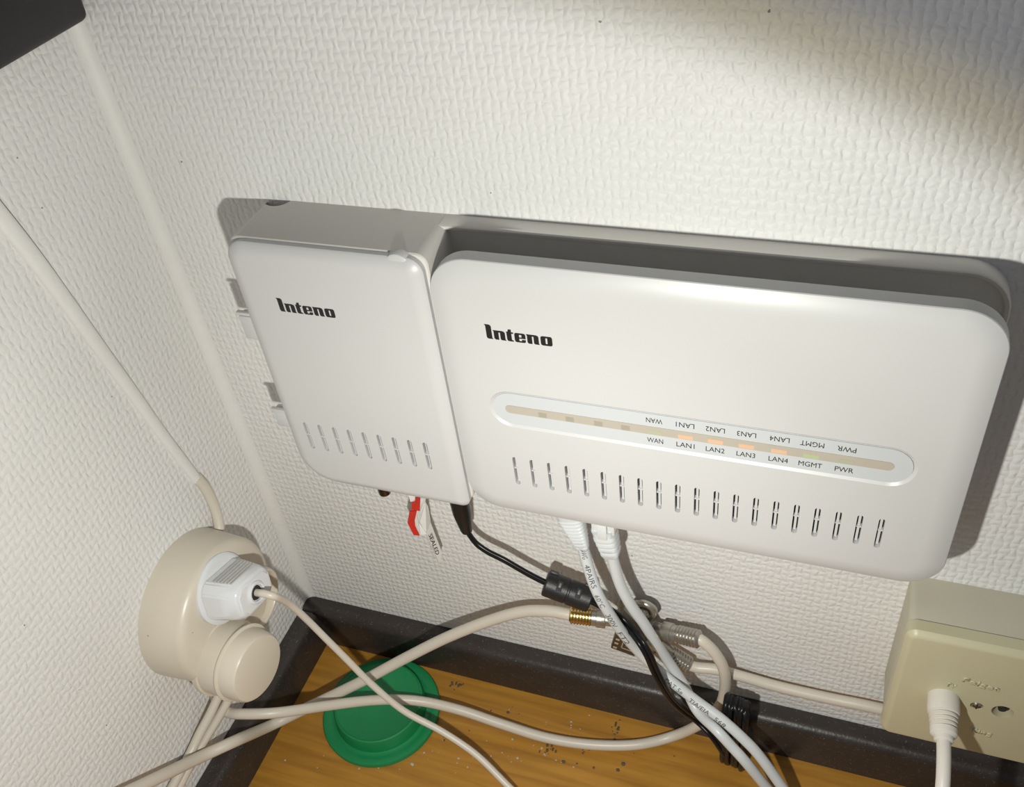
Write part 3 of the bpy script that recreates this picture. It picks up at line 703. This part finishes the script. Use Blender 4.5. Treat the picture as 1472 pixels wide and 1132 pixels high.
bm2obj('outlet_core', bm, M['dark'], tv)
def emboss(body, u, v, u1, v1, h):
    a = px(u, v, y=VF); b = px(u1, v1, y=VF); r = (b-a); L = r.length; r.normalize(); up = Vector((0, -1, 0)).cross(r)*-1
    if up.z < 0: up = -up
    me = text_flat(body, L, h, .010); bm = bmesh.new(); bm.from_mesh(me)
    e = bmesh.ops.extrude_face_region(bm, geom=bm.faces[:])
    for v_ in e['geom']:
        if isinstance(v_, bmesh.types.BMVert): v_.co.z += .00060
    for v_ in bm.verts: v_.co = a+r*v_.co.x+up*v_.co.y+Vector((0, -1, 0))*(v_.co.z-.0001)
    bm2obj('embossed_text', bm, M['cream'], fc, smooth=False)
emboss('TV', 1359, 986, 1372, 990, .0032)
emboss('Felget', 1382, 981, 1434, 996, .0044)
emboss('King', 1393, 1052, 1424, 1060, .0040)
ta = thing('aerial_plug', 'white ribbed aerial plug and lead standing out of the yellowed wall outlet', 'plug', (plg.x, VF, plg.z))
ax = Vector((.03, -1, -.10)).normalized(); o0 = Vector((plg.x, VF+.001, plg.z))
pr = [(0, .0069), (.0080, .0071), (.0092, .0068), (.0096, .0058)]
for i in range(3):
    t_ = .0100+i*.0021; r = .0063-.0002*i; pr += [(t_, r-.0010), (t_+.0004, r), (t_+.0013, r), (t_+.0017, r-.0010)]
pr += [(.0164, .0050), (.0168, .0060), (.0192, .0058), (.0200, .0050), (.0204, .0043), (.0222, .0042), (.0228, .0035)]
bm = bmesh.new(); lathe(bm, o0, ax, pr, 36); bm2obj('plug_body', bm, M['tvw'], ta, 35)
e = o0+ax*.0215
bm = bmesh.new(); tube(bm, spline([e, e+ax*.010, e+ax*.022+Vector((0, 0, -.004)), e+ax*.034+Vector((0, 0, -.020)), e+ax*.040+Vector((0, 0, -.050)), e+ax*.042+Vector((0.01, 0, -.088))]), .0031, 14); bm2obj('lead', bm, M['tvw'], ta, 60)

# ================================================================== dark board above, along the left wall
bm = bmesh.new(); box(bm, .0003, .0140, -.60, -.004, .4270, .4900, .0035, 4)
tag(bm2obj('dark_board', bm, M['board']), 'dark board fixed along the side wall above the painted-over cable', 'board')
# ================================================================== crumbs and dust lying on the floor
def scatter(name, spots, n, size, mat, label, cat):
    bm = bmesh.new()
    for i in range(n):
        u, v, su, sv, z = random.choice(spots); p = px(u+random.gauss(0, su), v+random.gauss(0, sv), z=z); p.z = z
        if p.y > -.014 or p.x < .014: continue
        s = size*random.uniform(.4, 1.4)
        r = bmesh.ops.create_icosphere(bm, subdivisions=1, radius=s)
        k = Vector((random.uniform(.6, 1.6), random.uniform(.6, 1.6), random.uniform(.4, .8)))
        for vv in r['verts']: vv.co = Vector((vv.co.x*k.x, vv.co.y*k.y, vv.co.z*k.z))+p+Vector((0, 0, s*.3))
    o = tag(bm2obj(name, bm, mat, smooth=False), label, cat); o['kind'] = 'stuff'
scatter('crumbs', [(655, 985, 6, 4, 0), (790, 1080, 5, 4, 0), (885, 1050, 3, 8, 0), (640, 1060, 6, 5, 0), (700, 1010, 60, 30, 0), (820, 1090, 60, 12, 0)], 60, .0008, M['crumb'], 'dark crumbs scattered over the wooden floor beside the green lid', 'crumbs')
scatter('dust', [(700, 1080, 60, 14, 0), (560, 1090, 90, 10, 0), (800, 1050, 60, 25, 0)], 60, .0005, M['dust'], 'pale dust specks scattered over the wooden floor', 'dust')
